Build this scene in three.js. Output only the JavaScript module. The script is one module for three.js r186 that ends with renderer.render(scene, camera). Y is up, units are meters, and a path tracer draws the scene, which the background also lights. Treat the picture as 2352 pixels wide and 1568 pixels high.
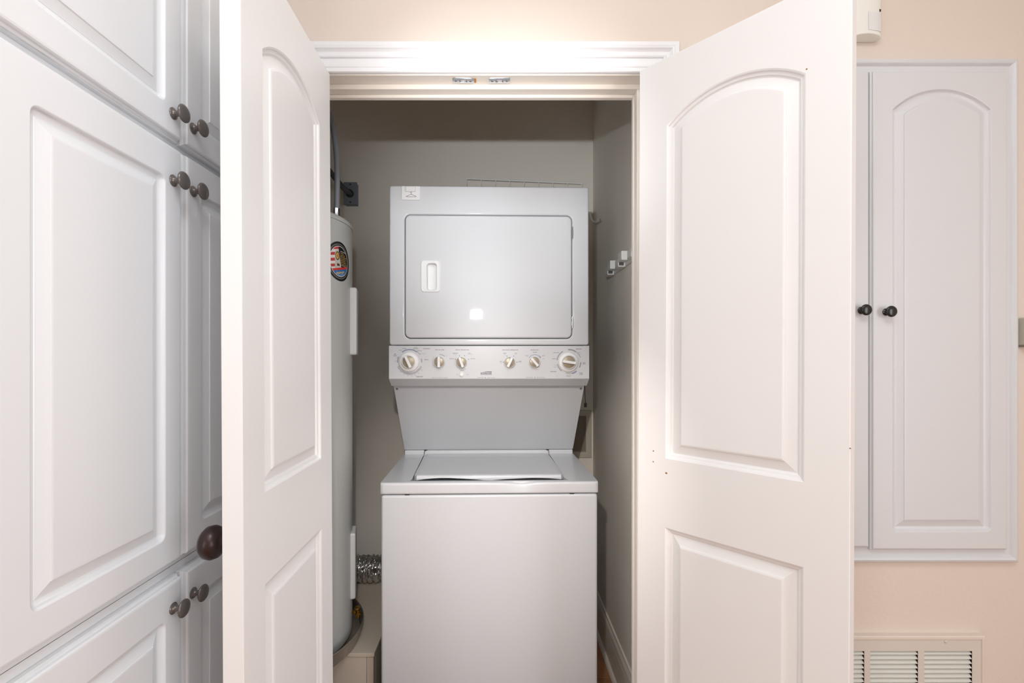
import * as THREE from 'three';
import { RoundedBoxGeometry } from 'three/addons/geometries/RoundedBoxGeometry.js';
import { mergeGeometries } from 'three/addons/utils/BufferGeometryUtils.js';
import { RectAreaLightUniformsLib } from 'three/addons/lights/RectAreaLightUniformsLib.js';

// ------------------------------------------------------------------ camera, lights, exposure
const W = 2352, H = 1568, FOCAL = 1090, EYE = 1.31;
const scene = new THREE.Scene();
scene.background = new THREE.Color(0x000000);
const camera = new THREE.PerspectiveCamera(2 * Math.atan(H / 2 / FOCAL) * 180 / Math.PI, W / H, 0.02, 30);
camera.position.set(0, EYE, 0);
camera.rotation.set(0, 0, 0.0);
camera.setViewOffset(W, H, 31, -35, W, H);          // the lens is shifted, the camera is level
camera.updateProjectionMatrix();
scene.add(camera);

const renderer = new THREE.WebGLRenderer({ antialias: true });
renderer.toneMapping = THREE.LinearToneMapping;
renderer.toneMappingExposure = 1.0;
renderer.shadowMap.enabled = true;
RectAreaLightUniformsLib.init();

const CEIL = 2.70;
const LIGHTS = {
  panel: { intensity: 6.3, color: 0xeff8ff, w: 1.2, d: 0.6, x: 0.25, z: 0.1 },     // unseen ceiling light box above the camera, lights the room from above
  down: { intensity: 0.16, color: 0xfff0e0 },
  bounce: { intensity: 2.1, color: 0xeaf4ff, angle: 1.15, up: 1.55, side: 0 },          // flash at the ceiling
  flash: { intensity: 0.8, color: 0xeef5ff, x: -0.07, y: 1.590, z: -0.10, angle: 0.36, up: 0.44, side: 0.06 },  // what it sends forward: upper edge,
  beamHigh: { intensity: 3.8, color: 0xf6fafc, angle: 0.40, up: 0.17, side: 0.055 },      // middle
  beamLow: { intensity: 4.6, color: 0xfff6ee, angle: 0.42, up: -0.46, side: 0.055 },      // and lower part of the zoomed beam
  fillWindows: [3.0, 5.2], fillWindowColor: 0xf1f7fd,                                          // added fill light from behind the camera, built as glowing window blinds
};

// ------------------------------------------------------------------ helpers
let seed = 7;
const rnd = () => { seed = (seed * 1664525 + 1013904223) >>> 0; return seed / 4294967296; };
const PI = Math.PI, V2 = (x, y) => new THREE.Vector2(x, y), V3 = (x, y, z) => new THREE.Vector3(x, y, z);
const used = new Map();
function numbered(name) {
  const n = used.get(name) ?? 0; used.set(name, n + 1);
  return n ? `${name}_${String(n).padStart(3, '0')}` : name;
}
function boxUV(g) {
  const p = g.attributes.position, n = g.attributes.normal, uv = new Float32Array(p.count * 2);
  for (let i = 0; i < p.count; i++) {
    const ax = Math.abs(n.getX(i)), ay = Math.abs(n.getY(i)), az = Math.abs(n.getZ(i));
    let u, v;
    if (az >= ax && az >= ay) { u = p.getX(i); v = p.getY(i); } else if (ax >= ay) { u = p.getZ(i); v = p.getY(i); } else { u = p.getX(i); v = p.getZ(i); }
    uv[2 * i] = u; uv[2 * i + 1] = v;
  }
  g.setAttribute('uv', new THREE.BufferAttribute(uv, 2));
  return g;
}
// smooth normals across edges flatter than the crease angle; corners are matched to a hundredth of a millimetre
function creased(g, angle) {
  const p = g.attributes.position, n = p.count, fn = new Float32Array(n), A = V3(), B = V3(), C = V3(), out = new Float32Array(n * 3), at = new Map(), lim = Math.cos(angle), unit = new Float32Array(n);
  for (let i = 0; i < n; i += 3) {
    A.fromBufferAttribute(p, i); B.fromBufferAttribute(p, i + 1); C.fromBufferAttribute(p, i + 2);
    B.sub(A); C.sub(A); B.cross(C); const l = B.length();
    fn[i] = B.x; fn[i + 1] = B.y; fn[i + 2] = B.z;
    if (l > 0) { unit[i] = B.x / l; unit[i + 1] = B.y / l; unit[i + 2] = B.z / l; }
  }
  const key = (i) => `${Math.round(p.getX(i) * 1e5)},${Math.round(p.getY(i) * 1e5)},${Math.round(p.getZ(i) * 1e5)}`, keys = [];
  for (let i = 0; i < n; i++) { const k = key(i); keys.push(k); const f = i - i % 3; if (unit[f] || unit[f + 1] || unit[f + 2]) { const a = at.get(k); if (a) a.push(f); else at.set(k, [f]); } }
  for (let i = 0; i < n; i++) {
    const f = i - i % 3; let x = 0, y = 0, z = 0;
    for (const o of at.get(keys[i]) ?? []) if (unit[f] * unit[o] + unit[f + 1] * unit[o + 1] + unit[f + 2] * unit[o + 2] >= lim - 1e-6) { x += fn[o]; y += fn[o + 1]; z += fn[o + 2]; }
    const l = Math.hypot(x, y, z) || 1; out[3 * i] = x / l; out[3 * i + 1] = y / l; out[3 * i + 2] = z / l;
  }
  g.setAttribute('normal', new THREE.BufferAttribute(out, 3)); return g;
}
function join(list, crease = 0.55, keepUV = false) {
  list = Array.isArray(list) ? list : [list];
  const gs = list.map((s) => {
    const g = s.index ? s.toNonIndexed() : s.clone();
    for (const k of Object.keys(g.attributes)) if (k !== 'position' && !(keepUV && k === 'uv')) g.deleteAttribute(k);
    g.clearGroups(); g.morphAttributes = {};
    return g;
  });
  let m = gs.length > 1 ? mergeGeometries(gs) : gs[0];
  m = creased(m, crease);
  return keepUV ? m : boxUV(m);
}
function shade(o) { o.castShadow = o.receiveShadow = true; return o; }
function part(name, geoms, mat, parent, opt = {}) {
  const g = opt.raw ? geoms : join(geoms, opt.crease ?? 0.55, opt.uv);
  const m = shade(new THREE.Mesh(g, mat)); m.name = name;
  if (opt.label) m.userData.label = opt.label;
  parent.add(m);
  return m;
}
function thing(name, label, category, [x, y, z] = [0, 0, 0], group) {
  const o = new THREE.Group(); o.name = numbered(name); o.position.set(x, y, z);
  o.userData = { label, category }; if (group) o.userData.group = group;
  scene.add(o); return o;
}
function struct(name, geoms, mat, label) {
  const o = geoms ? part(name, geoms, mat, scene) : new THREE.Group();
  o.name = numbered(name); o.userData.kind = 'structure'; if (label) o.userData.label = label;
  if (!geoms) scene.add(o);
  return o;
}
const box = (x0, x1, y0, y1, z0, z1, r = 0) => {
  const w = x1 - x0, h = y1 - y0, d = z1 - z0;
  const g = r ? new RoundedBoxGeometry(w, h, d, 2, r) : new THREE.BoxGeometry(w, h, d);
  return g.translate((x0 + x1) / 2, (y0 + y1) / 2, (z0 + z1) / 2);
};
const rectPts = (x0, x1, y0, y1) => [V2(x0, y0), V2(x1, y0), V2(x1, y1), V2(x0, y1)];
// an outline with rounded lower corners and either rounded or arched top, moved inward by d; always the same number of points
function outline(r, d, seg = 5, arc = 26) {
  const x0 = r.x0 + d, x1 = r.x1 - d, y0 = r.y0 + d, y1 = r.y1 - d, rc = Math.max((r.rc ?? 0) - d, 0.0003), pts = [];
  const corner = (cx, cy, a0) => { for (let i = 0; i <= seg; i++) { const a = a0 + PI / 2 * i / seg; pts.push(V2(cx + rc * Math.cos(a), cy + rc * Math.sin(a))); } };
  corner(x0 + rc, y0 + rc, PI); corner(x1 - rc, y0 + rc, 1.5 * PI);
  if (r.rise) {
    const c = r.x1 - r.x0, R = (c * c / 4 + r.rise * r.rise) / (2 * r.rise), cx = (r.x0 + r.x1) / 2, cy = r.y1 - R, a = Math.acos((c / 2 - d) / (R - d));
    for (let i = 0; i <= arc; i++) { const t = a + (PI - 2 * a) * i / arc; pts.push(V2(cx + (R - d) * Math.cos(t), cy + (R - d) * Math.sin(t))); }
  } else { corner(x1 - rc, y1 - rc, 0); corner(x0 + rc, y1 - rc, PI / 2); }
  return pts;
}
function loops(list) {                        // strips between successive outlines [points, z]
  const pos = [];
  for (let k = 0; k + 1 < list.length; k++) {
    const [a, za] = list[k], [b, zb] = list[k + 1], n = a.length;
    for (let i = 0; i < n; i++) {
      const j = (i + 1) % n;
      pos.push(a[i].x, a[i].y, za, a[j].x, a[j].y, za, b[j].x, b[j].y, zb, a[i].x, a[i].y, za, b[j].x, b[j].y, zb, b[i].x, b[i].y, zb);
    }
  }
  const g = new THREE.BufferGeometry(); g.setAttribute('position', new THREE.Float32BufferAttribute(pos, 3)); return g;
}
function cap(pts, z, holes = [], flip = false) {
  const s = new THREE.Shape(pts); for (const h of holes) s.holes.push(new THREE.Path([...h].reverse()));
  const g = new THREE.ShapeGeometry(s).toNonIndexed();
  if (flip) { const p = g.attributes.position; for (let i = 0; i < p.count; i += 3) { const x = p.getX(i), y = p.getY(i); p.setXY(i, p.getX(i + 1), p.getY(i + 1)); p.setXY(i + 1, x, y); } }
  return g.translate(0, 0, z);
}
const turnBack = (g, cx, t) => g.clone().translate(-cx, 0, t / 2).rotateY(PI).translate(cx, 0, -t / 2);
// a slab with raised panels let into its front (z = 0) and, if twoSided, its back (z = -t)
function panelDoor(parent, name, { x0, x1, y0, y1, t, edge = 0.002, edgeSteps, panels, profile, mat, twoSided = false, numberedName = false }) {
  const steps = edgeSteps ?? [[0, -edge], [edge * 0.3, -edge * 0.3], [edge, 0]], r = { x0, x1, y0, y1, rc: 0.0006 };
  const last = outline(r, steps[steps.length - 1][0], 1), holes = panels.map((p) => outline(p, 0));
  const front = [loops([[outline(r, 0, 1), twoSided ? -t / 2 : -t], ...steps.map(([d, z]) => [outline(r, d, 1), z])]), cap(last, 0, holes)];
  const cx = (x0 + x1) / 2, all = [...front];
  if (twoSided) for (const g of front) all.push(turnBack(g.index ? g.toNonIndexed() : g, cx, t)); else all.push(cap(outline(r, 0, 1), -t, [], true));
  const d = part(name, all, mat, parent, { crease: 0.35 });
  for (const p of panels) {
    const list = profile.map(([dd, z]) => [outline(p, dd), z]), end = profile[profile.length - 1];
    const g = join([loops(list), cap(outline(p, end[0]), end[1])], 0.5);
    part('raised_panel', g, mat, d, { raw: true });
    if (twoSided) part('raised_panel', turnBack(g, cx, t), mat, d, { raw: true });
  }
  return d;
}
// mitred mouldings around a rectangle: profile is [distance out from the rectangle, height off the wall]
function frameSweep(x0, x1, y0, y1, profile, z, sides = 'trbl') {
  const P = (u) => ({ bl: [x0 - u, y0 - u], br: [x1 + u, y0 - u], tr: [x1 + u, y1 + u], tl: [x0 - u, y1 + u], fl: [x0 - u, 0], fr: [x1 + u, 0] });
  const ends = { t: ['tr', 'tl'], l: ['tl', sides.includes('b') ? 'bl' : 'fl'], b: ['bl', 'br'], r: [sides.includes('b') ? 'br' : 'fr', 'tr'] };
  return [...sides].map((s) => {
    const [a, b] = ends[s], pos = [];
    for (let i = 0; i + 1 < profile.length; i++) {
      const [u, w] = profile[i], [u2, w2] = profile[i + 1];
      const A = [...P(u)[a], z + w], B = [...P(u)[b], z + w], C = [...P(u2)[b], z + w2], D = [...P(u2)[a], z + w2];
      pos.push(...A, ...C, ...B, ...A, ...D, ...C);
    }
    const g = new THREE.BufferGeometry(); g.setAttribute('position', new THREE.Float32BufferAttribute(pos, 3)); return [s, g];
  });
}
const lathe = (pts, seg = 40) => new THREE.LatheGeometry(pts.map(([r, y]) => V2(r, y)), seg);
const tube = (pts, r, seg = 40, rad = 12) => new THREE.TubeGeometry(new THREE.CatmullRomCurve3(pts.map((p) => V3(...p))), seg, r, rad, false);
const extrude = (shape, depth, bevel = 0, opt = {}) => new THREE.ExtrudeGeometry(shape, { depth, bevelEnabled: bevel > 0, bevelSize: bevel, bevelThickness: bevel, bevelOffset: -bevel, bevelSegments: 3, curveSegments: 12, steps: 1, ...opt });
// side profile [forward z, y] drawn across x0..x1
function across(profile, x0, x1) {
  const g = new THREE.ExtrudeGeometry(new THREE.Shape(profile.map(([z, y]) => V2(-z, y))), { depth: x1 - x0, bevelEnabled: false });
  return g.rotateY(PI / 2).translate(x0, 0, 0);                     // shape x -> -z, depth -> x
}

// ------------------------------------------------------------------ materials
function noiseTexture(size, octaves, amp, base, seedValue) {
  seed = seedValue;
  const out = new Float32Array(size * size); let total = 0;
  for (const [cells, weight] of octaves) {
    total += weight; const grid = Array.from({ length: cells * cells }, rnd);
    for (let y = 0; y < size; y++) for (let x = 0; x < size; x++) {
      const fx = x / size * cells, fy = y / size * cells, ix = Math.floor(fx), iy = Math.floor(fy), s = (t) => t * t * (3 - 2 * t), tx = s(fx - ix), ty = s(fy - iy);
      const G = (a, b) => grid[(b % cells) * cells + (a % cells)];
      out[y * size + x] += weight * ((G(ix, iy) * (1 - tx) + G(ix + 1, iy) * tx) * (1 - ty) + (G(ix, iy + 1) * (1 - tx) + G(ix + 1, iy + 1) * tx) * ty);
    }
  }
  const data = new Uint8Array(size * size * 4);
  for (let i = 0; i < size * size; i++) { const v = Math.max(0, Math.min(255, 255 * (base + amp * (out[i] / total - 0.5)))); data.set([v, v, v, 255], i * 4); }
  const t = new THREE.DataTexture(data, size, size); t.wrapS = t.wrapT = THREE.RepeatWrapping; t.magFilter = THREE.LinearFilter; t.minFilter = THREE.LinearMipmapLinearFilter; t.generateMipmaps = true; t.needsUpdate = true;
  return t;
}
const peel = noiseTexture(256, [[24, 1], [64, 0.8]], 1, 0.5, 11);         // roller texture of wall paint
const brush = noiseTexture(256, [[6, 1], [20, 0.5]], 1, 0.5, 23);          // slow waves in sprayed paint
const rep = (t, m) => { const c = t.clone(); c.repeat.set(1 / m, 1 / m); c.needsUpdate = true; return c; };
const peelM = rep(peel, 0.25), brushM = rep(brush, 0.5);
const std = (color, roughness, opt = {}) => new THREE.MeshStandardMaterial({ color, roughness, ...opt });
const phys = (color, roughness, opt = {}) => new THREE.MeshPhysicalMaterial({ color, roughness, ...opt });
const M = {
  wall: std(0xe2d5c9, 0.75, { bumpMap: peelM, bumpScale: 0.0004 }),
  closet: std(0xf1ebe1, 0.7, { bumpMap: peelM, bumpScale: 0.0004 }),
  ceiling: std(0xf3f1ec, 0.85),
  trim: std(0xebebec, 0.35),
  jamb: std(0xeee6dc, 0.4),
  door: std(0xf0efee, 0.38, { bumpMap: brushM, bumpScale: 0.0003 }),
  cabinet: std(0xecedef, 0.32, { bumpMap: brushM, bumpScale: 0.0003 }),
  cabinetShaded: std(0xdbdcde, 0.32, { bumpMap: brushM, bumpScale: 0.0003 }),  // cabinet paint darkened: the dimmer light on the right cabinet put into its colour
  knob: std(0x756e6b, 0.26, { metalness: 0.5 }),
  knobBlack: std(0x1b1a1b, 0.22),
  doorKnob: std(0x3a2c2a, 0.3, { metalness: 0.5 }),
  enamel: phys(0xc8cbcf, 0.4, { clearcoat: 0.6, clearcoatRoughness: 0.06 }),
  enamelDoor: phys(0xc8cbcf, 0.4, { clearcoat: 0.9, clearcoatRoughness: 0.03 }),
  plastic: std(0xe2e3e4, 0.4),
  seam: std(0x2b2a2a, 0.8),
  tan: std(0x9a917f, 0.35, { metalness: 0.3 }),
  chrome: std(0xb9bcc0, 0.12, { metalness: 1 }),
  foil: std(0xd9d8d6, 0.27, { metalness: 1 }),
  heater: std(0xc0c2bf, 0.35),
  heaterCover: std(0xd3d6d5, 0.4),
  pan: std(0xa39a90, 0.35, { metalness: 0.6 }),
  brass: std(0xb08a3e, 0.25, { metalness: 1 }),
  greyPipe: std(0x80858c, 0.4),
  greyBox: std(0x79828a, 0.5),
  darkCord: std(0x515154, 0.6),
  stand: std(0xcabfb0, 0.5),
  wire: std(0xf8f7f2, 0.4),
  outletBox: std(0xc3bfb0, 0.45),
  outletInside: std(0x8a8072, 0.6),
  rubber: std(0x6e7072, 0.8),
  white: std(0xf0f0ee, 0.4),
  sensor: std(0xf0f0e8, 0.45),
  sensorLens: std(0xe9ebea, 0.3),
  grille: std(0xd9d2c8, 0.45),
  slat: std(0xe0dfd6, 0.45),
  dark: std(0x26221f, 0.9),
  bareWood: std(0xc08a55, 0.7),
  chip: std(0x8a6238, 0.8),
  black: std(0x18181a, 0.5),
};

// ------------------------------------------------------------------ the setting
const ZW = -1.225, ZB = -1.305, ZC = -2.43;                   // face and back of the front wall, back wall of the closet
const OX0 = -0.483, OX1 = 0.381, OY = 2.035;                  // clear opening between the jambs
const CX0 = -1.06, CX1 = 0.484, RX0 = -1.24, RX1 = 2.15, RZ = 3.2, T = 0.1;
{
  const s = new THREE.Shape(rectPts(RX0, RX1, 0, CEIL));
  s.holes.push(new THREE.Path([V2(OX0 - 0.018, 0.0), V2(OX0 - 0.018, OY + 0.018), V2(OX1 + 0.018, OY + 0.018), V2(OX1 + 0.018, 0.0)]));
  struct('wall_front', extrude(s, ZW - ZB).translate(0, 0, ZB), M.wall);
  struct('wall_left', box(RX0 - T, RX0, 0, CEIL, ZB, RZ), M.wall);
  struct('wall_right', box(RX1, RX1 + T, 0, CEIL, ZB, RZ), M.wall);
  struct('wall_back', box(RX0 - T, RX1 + T, 0, CEIL, RZ, RZ + T), M.wall);
  struct('wall_closet_back', box(CX0 - T, CX1 + T, 0, CEIL, ZC - T, ZC), M.closet);
  struct('wall_closet_left', box(CX0 - T, CX0, 0, CEIL, ZC, ZB), M.closet);
  struct('wall_closet_right', box(CX1, CX1 + T, 0, CEIL, ZC, ZB), M.closet);
  struct('ceiling', box(RX0 - T, RX1 + T, CEIL, CEIL + T, ZC - T, RZ + T), M.ceiling);
}
{ // brown wood floor: boards run left to right, built one by one in the closet
  const cnv = document.createElement('canvas'); cnv.width = cnv.height = 512; const c = cnv.getContext('2d'); seed = 5;
  c.fillStyle = '#b07a54'; c.fillRect(0, 0, 512, 512);
  for (let i = 0; i < 900; i++) { c.fillStyle = `rgba(${60 + rnd() * 60 | 0},${45 + rnd() * 50 | 0},${38 + rnd() * 40 | 0},${0.05 + rnd() * 0.12})`; c.fillRect(rnd() * 512, rnd() * 512, 60 + rnd() * 300, 1 + rnd() * 2); }
  const t = new THREE.CanvasTexture(cnv); t.colorSpace = THREE.SRGBColorSpace; t.wrapS = t.wrapT = THREE.RepeatWrapping; t.repeat.set(1 / 0.7, 1 / 0.35);
  M.floor = std(0xffffff, 0.45, { map: t });
  const f = struct('floor', box(RX0 - T, RX1 + T, -T, 0, ZC - T, RZ + T), M.floor);
  f.material = M.floor;
  const g = [0, 1, 2].map((k) => join(box(k * 0.2, 1.52 + k * 0.2, 0, 0.006, 0, 0.1225, 0.0015)));
  for (let k = 0; k < 9; k++) { const p = part('plank', g[k % 3], M.floor, f, { raw: true }); p.position.set(CX0 + 0.01 - (k % 3) * 0.2, 0, ZC + 0.004 + k * 0.1245); }
}
{ // jamb, stops and casing of the closet
  const j = struct('trim_1', null, null, 'white moulded casing and jamb around the closet opening');
  part('jamb', [box(OX0 - 0.018, OX1 + 0.018, OY, OY + 0.018, ZB, ZW + 0.001), box(OX0 - 0.018, OX0, 0, OY, ZB, ZW + 0.001), box(OX1, OX1 + 0.018, 0, OY, ZB, ZW + 0.001)], M.jamb, j);
  part('stop', [box(OX0, OX1, OY - 0.0135, OY, -1.288, -1.262, 0.002), box(OX0, OX0 + 0.013, 0, OY - 0.0135, -1.288, -1.262, 0.002), box(OX1 - 0.013, OX1, 0, OY - 0.0135, -1.288, -1.262, 0.002)], M.jamb, j);
  part('stop', [box(OX0 + 0.015, OX1 - 0.015, OY - 0.021, OY, ZB, -1.29, 0.002), box(OX0, OX0 + 0.0155, 0, OY, ZB, -1.29, 0.002), box(OX1 - 0.0155, OX1, 0, OY, ZB, -1.29, 0.002)], M.jamb, j);
  const prof = [[0, 0], [0, 0.009], [0.002, 0.0115], [0.010, 0.0115], [0.0115, 0.0095], [0.0135, 0.0115], [0.017, 0.0125], [0.031, 0.0125], [0.0325, 0.0108], [0.0345, 0.0108], [0.036, 0.0145], [0.0385, 0.0158], [0.041, 0.0145], [0.0425, 0.0120], [0.046, 0.0112], [0.051, 0.0120], [0.055, 0.0150], [0.0575, 0.0185], [0.061, 0.0195], [0.0625, 0.0180], [0.064, 0.0190], [0.073, 0.0190], [0.075, 0.0170], [0.075, 0]];
  for (const [, g] of frameSweep(OX0 - 0.005, OX1 + 0.005, 0, OY + 0.003, prof, ZW, 'trl')) part('casing', g, M.trim, j, { crease: 0.4 });
}
{ // baseboard with quarter round along the right closet wall, and plain ones in the room
  const prof = [[0, 0], [0.030, 0], [0.030, 0.006], [0.0275, 0.014], [0.022, 0.019], [0.016, 0.021], [0.015, 0.118], [0.0125, 0.124], [0.013, 0.130], [0.013, 0.141], [0.010, 0.150], [0.0065, 0.156], [0.006, 0.166], [0, 0.168]];
  const s = new THREE.Shape(prof.map(([a, b]) => V2(-a, b)));
  struct('baseboard_right', new THREE.ExtrudeGeometry(s, { depth: ZB - ZC, bevelEnabled: false }).translate(CX1, 0, ZC), M.jamb);
  const s2 = new THREE.Shape(prof.map(([a, b]) => V2(a, b)));
  struct('baseboard_back', new THREE.ExtrudeGeometry(s2, { depth: CX1 - 0.03 - CX0, bevelEnabled: false }).rotateY(-PI / 2).rotateY(PI).rotateY(PI).translate(CX1 - 0.03, 0, ZC), M.jamb);
}

// ------------------------------------------------------------------ the two open closet doors
const DOORP = [[0, 0], [0.003, -0.0015], [0.0045, -0.0048], [0.0075, -0.0062], [0.010, -0.0066], [0.0125, -0.0098], [0.0145, -0.0105], [0.034, -0.0048], [0.0352, -0.0026], [0.038, -0.0012], [0.040, -0.0010]];
function closetDoor(name, label, w, sign, hinge, turn, lean) {
  const root = struct(name, null, null, label); root.rotation.set(0, turn, lean, 'ZYX'); root.position.set(hinge[0] + Math.sin(lean) * EYE * 0.9, 0, hinge[1]);   // the doors hang a little out of plumb
  const x0 = sign > 0 ? 0 : -w, x1 = sign > 0 ? w : 0, st = 0.074;
  const d = panelDoor(root, 'door_leaf', { x0, x1, y0: 0.012, y1: 2.030, t: 0.035, edge: 0.0015, twoSided: true, mat: M.door, profile: DOORP,
    panels: [{ x0: x0 + st, x1: x1 - st, y0: 1.0655, y1: 1.919, rise: 0.054 }, { x0: x0 + st, x1: x1 - st, y0: 0.24, y1: 0.900 }] });
  return [root, d];
}
const [doorL] = closetDoor('door_1', 'white arched two-panel closet door swung open on the left', 0.4295, -1, [-0.4255, -1.210], Math.atan2(0.9999, -0.011), 0.0053);
const [doorR] = closetDoor('door_2', 'white arched two-panel closet door swung wide open on the right', 0.4380, 1, [0.3518, -1.196], Math.atan2(-0.738, 0.675), -0.0045);
{ // dark knob on the outer face of the left door, near its free edge
  const prof = [[0, 0], [0.030, 0], [0.030, 0.003], [0.026, 0.006], [0.015, 0.009], [0.0115, 0.014], [0.0115, 0.022], [0.018, 0.027], [0.026, 0.034], [0.0293, 0.043], [0.0275, 0.053], [0.021, 0.060], [0.011, 0.0635], [0, 0.064]];
  const k = part('door_knob', lathe(prof, 48).rotateX(-PI / 2).translate(-0.3795, 0.986, -0.035), M.doorKnob, doorL, { crease: 1 });
  k.userData.label = 'dark bronze round knob';
  const chips = (root, list) => { for (const [x, y, s, m] of list) { const g = new THREE.CircleGeometry(s, 7); const p = g.attributes.position; for (let i = 1; i < p.count; i++) p.setXY(i, p.getX(i) * (0.6 + rnd() * 0.9), p.getY(i) * (0.4 + rnd() * 0.7)); part('paint_chip', g.translate(x, y, 0.0003), m, root); } };
  seed = 3;
  chips(doorR, [[0.0425, 1.079, 0.0018, M.chip], [0.0425, 1.053, 0.002, M.chip], [0.077, 1.031, 0.003, M.chip], [0.3655, 1.872, 0.0018, M.chip], [0.4375, 1.143, 0.0015, M.chip]]);
}
// chrome ball-catch plates under the head of the opening
[[-0.0925, 'chrome catch plate beside a bare wood patch under the closet head', 0.03], [0.0025, 'plain chrome catch plate under the closet head, nearer the right-hand door', -0.02]].forEach(([x, label, tilt], i) => {
  const t = thing('catch_plate', label, 'catch plate', [x, OY, -1.2435], 'catch plates under the closet head');
  t.rotation.y = tilt;
  const s = new THREE.Shape(outline({ x0: -0.028, x1: 0.028, y0: -0.0115, y1: 0.0115, rc: i ? 0.003 : 0.008 }, 0));
  s.holes.push(new THREE.Path(outline({ x0: -0.010, x1: 0.010, y0: -0.006, y1: 0.005, rc: 0.004 }, 0).reverse()));
  part('plate', extrude(s, 0.002, 0.0008).rotateX(PI / 2), M.chrome, t);
  const cup = new THREE.SphereGeometry(0.010, 20, 8, 0, PI * 2, 0, PI / 2).scale(1, 0.35, 0.6).translate(0, -0.001, 0); part('socket', cup, M.greyBox, t);
  for (const sx of [-0.019, 0.019]) part('screw', lathe([[0, -0.0045], [0.002, -0.0042], [0.0036, -0.003], [0.004, -0.0018]], 16).translate(sx, 0, -0.002), M.chrome, t);
  if (!i) part('wood_patch', box(0.029, 0.034, -0.0012, 0, -0.010, 0.009), M.bareWood, t, { label: 'bare wood patch' });
});

// ------------------------------------------------------------------ built-in cabinets along the left wall
const CABP = [[0, 0], [0.0015, -0.0007], [0.003, -0.003], [0.0055, -0.0058], [0.009, -0.0075], [0.0125, -0.0080], [0.0135, -0.0072], [0.015, -0.0072], [0.0285, -0.0022], [0.0295, -0.0022], [0.0305, -0.0004], [0.033, 0]];
const CABE = [[0, -0.012], [0.0012, -0.0105], [0.0042, -0.0078], [0.0046, -0.0030], [0.0065, -0.0008], [0.0095, 0]];
const knobG = join(lathe([[0, 0], [0.0105, 0], [0.0108, 0.0012], [0.0095, 0.0028], [0.0068, 0.0042], [0.0052, 0.0075], [0.0052, 0.0125], [0.0078, 0.0155], [0.0130, 0.0171], [0.0152, 0.0181], [0.0163, 0.0196], [0.0163, 0.0208], [0.0155, 0.0222], [0.0138, 0.0235], [0.0112, 0.0245], [0.0080, 0.0252], [0.0042, 0.0256], [0.0015, 0.0257], [0, 0.0257]], 56).rotateX(PI / 2), 0.9);
const FX = -0.625;                                    // face of the frames; the doors stand 20 mm proud of it
const COLS = [[0.565, 0.9095], [0.9175, 1.207]];
function builtIn(name, label, y0, y1, doorY0, doorY1, inset, knobY) {
  const t = thing(name, label, 'cabinet', [FX, 0, 0], 'built-in white cabinets along the left wall');
  const z1 = -0.545, z0 = ZW + 0.001, x0 = RX0 + 0.002 - FX;
  part('carcass', [box(x0, -0.019, y0 + 0.001, y1 - 0.001, z0, z1, 0.001)], M.cabinet, t);
  const st = 0.032, rt = Math.min(0.03, (doorY0 - y0) + 0.012), rb = Math.min(0.03, (y1 - doorY1) + 0.012);
  part('face_frame', [box(-0.02, 0, y0 + 0.0006, y0 + rt, z0, z1), box(-0.02, 0, y1 - rb, y1 - 0.0006, z0, z1), box(-0.0201, -0.0001, y0 + rt, y1 - rb, z0, z0 + st), box(-0.0201, -0.0001, y0 + rt, y1 - rb, z1 - st, z1), box(-0.0201, -0.0001, y0 + rt, y1 - rb, -0.93, -0.895)], M.cabinet, t);
  COLS.forEach(([a, b], k) => {
    const g = new THREE.Group(); g.position.set(0.0205, 0, -a); g.rotation.y = PI / 2; g.name = 'holder';
    const w = b - a;
    const tmp = new THREE.Group();
    const d = panelDoor(tmp, 'door', { x0: 0, x1: w, y0: doorY0, y1: doorY1, t: 0.020, edgeSteps: CABE, mat: M.cabinet, profile: CABP, panels: [{ x0: 0.047, x1: w - 0.047, y0: inset[0], y1: inset[1], rc: 0.014 }] });
    t.add(d); d.position.copy(g.position); d.rotation.copy(g.rotation);
    const kn = part('knob', knobG, M.knob, d, { raw: true, label: 'dark pewter mushroom knob' });
    kn.position.set(k ? 0.0215 : w - 0.028, knobY, 0.0);
  });
  return t;
}
builtIn('base_cabinet', 'white raised-panel base cabinet at the bottom of the left-hand cabinets', 0.10, 0.911, 0.115, 0.896, [0.17, 0.832], 0.843);
builtIn('tall_cabinet', 'white raised-panel cabinet in the middle of the left-hand cabinets, with the tallest panels', 0.911, 1.708, 0.924, 1.7045, [0.976, 1.640], 1.637);
builtIn('wall_cabinet', 'white raised-panel cabinet topmost on the left, running out of the photo', 1.708, 2.50, 1.718, 2.47, [1.771, 2.41], 1.7615);
{ const t = struct('trim_2', box(RX0 + 0.002, -0.69, 0, 0.099, ZW + 0.001, -0.545), M.cabinet, 'recessed plinth under the left cabinets'); t.name = 'trim_2'; }

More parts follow.
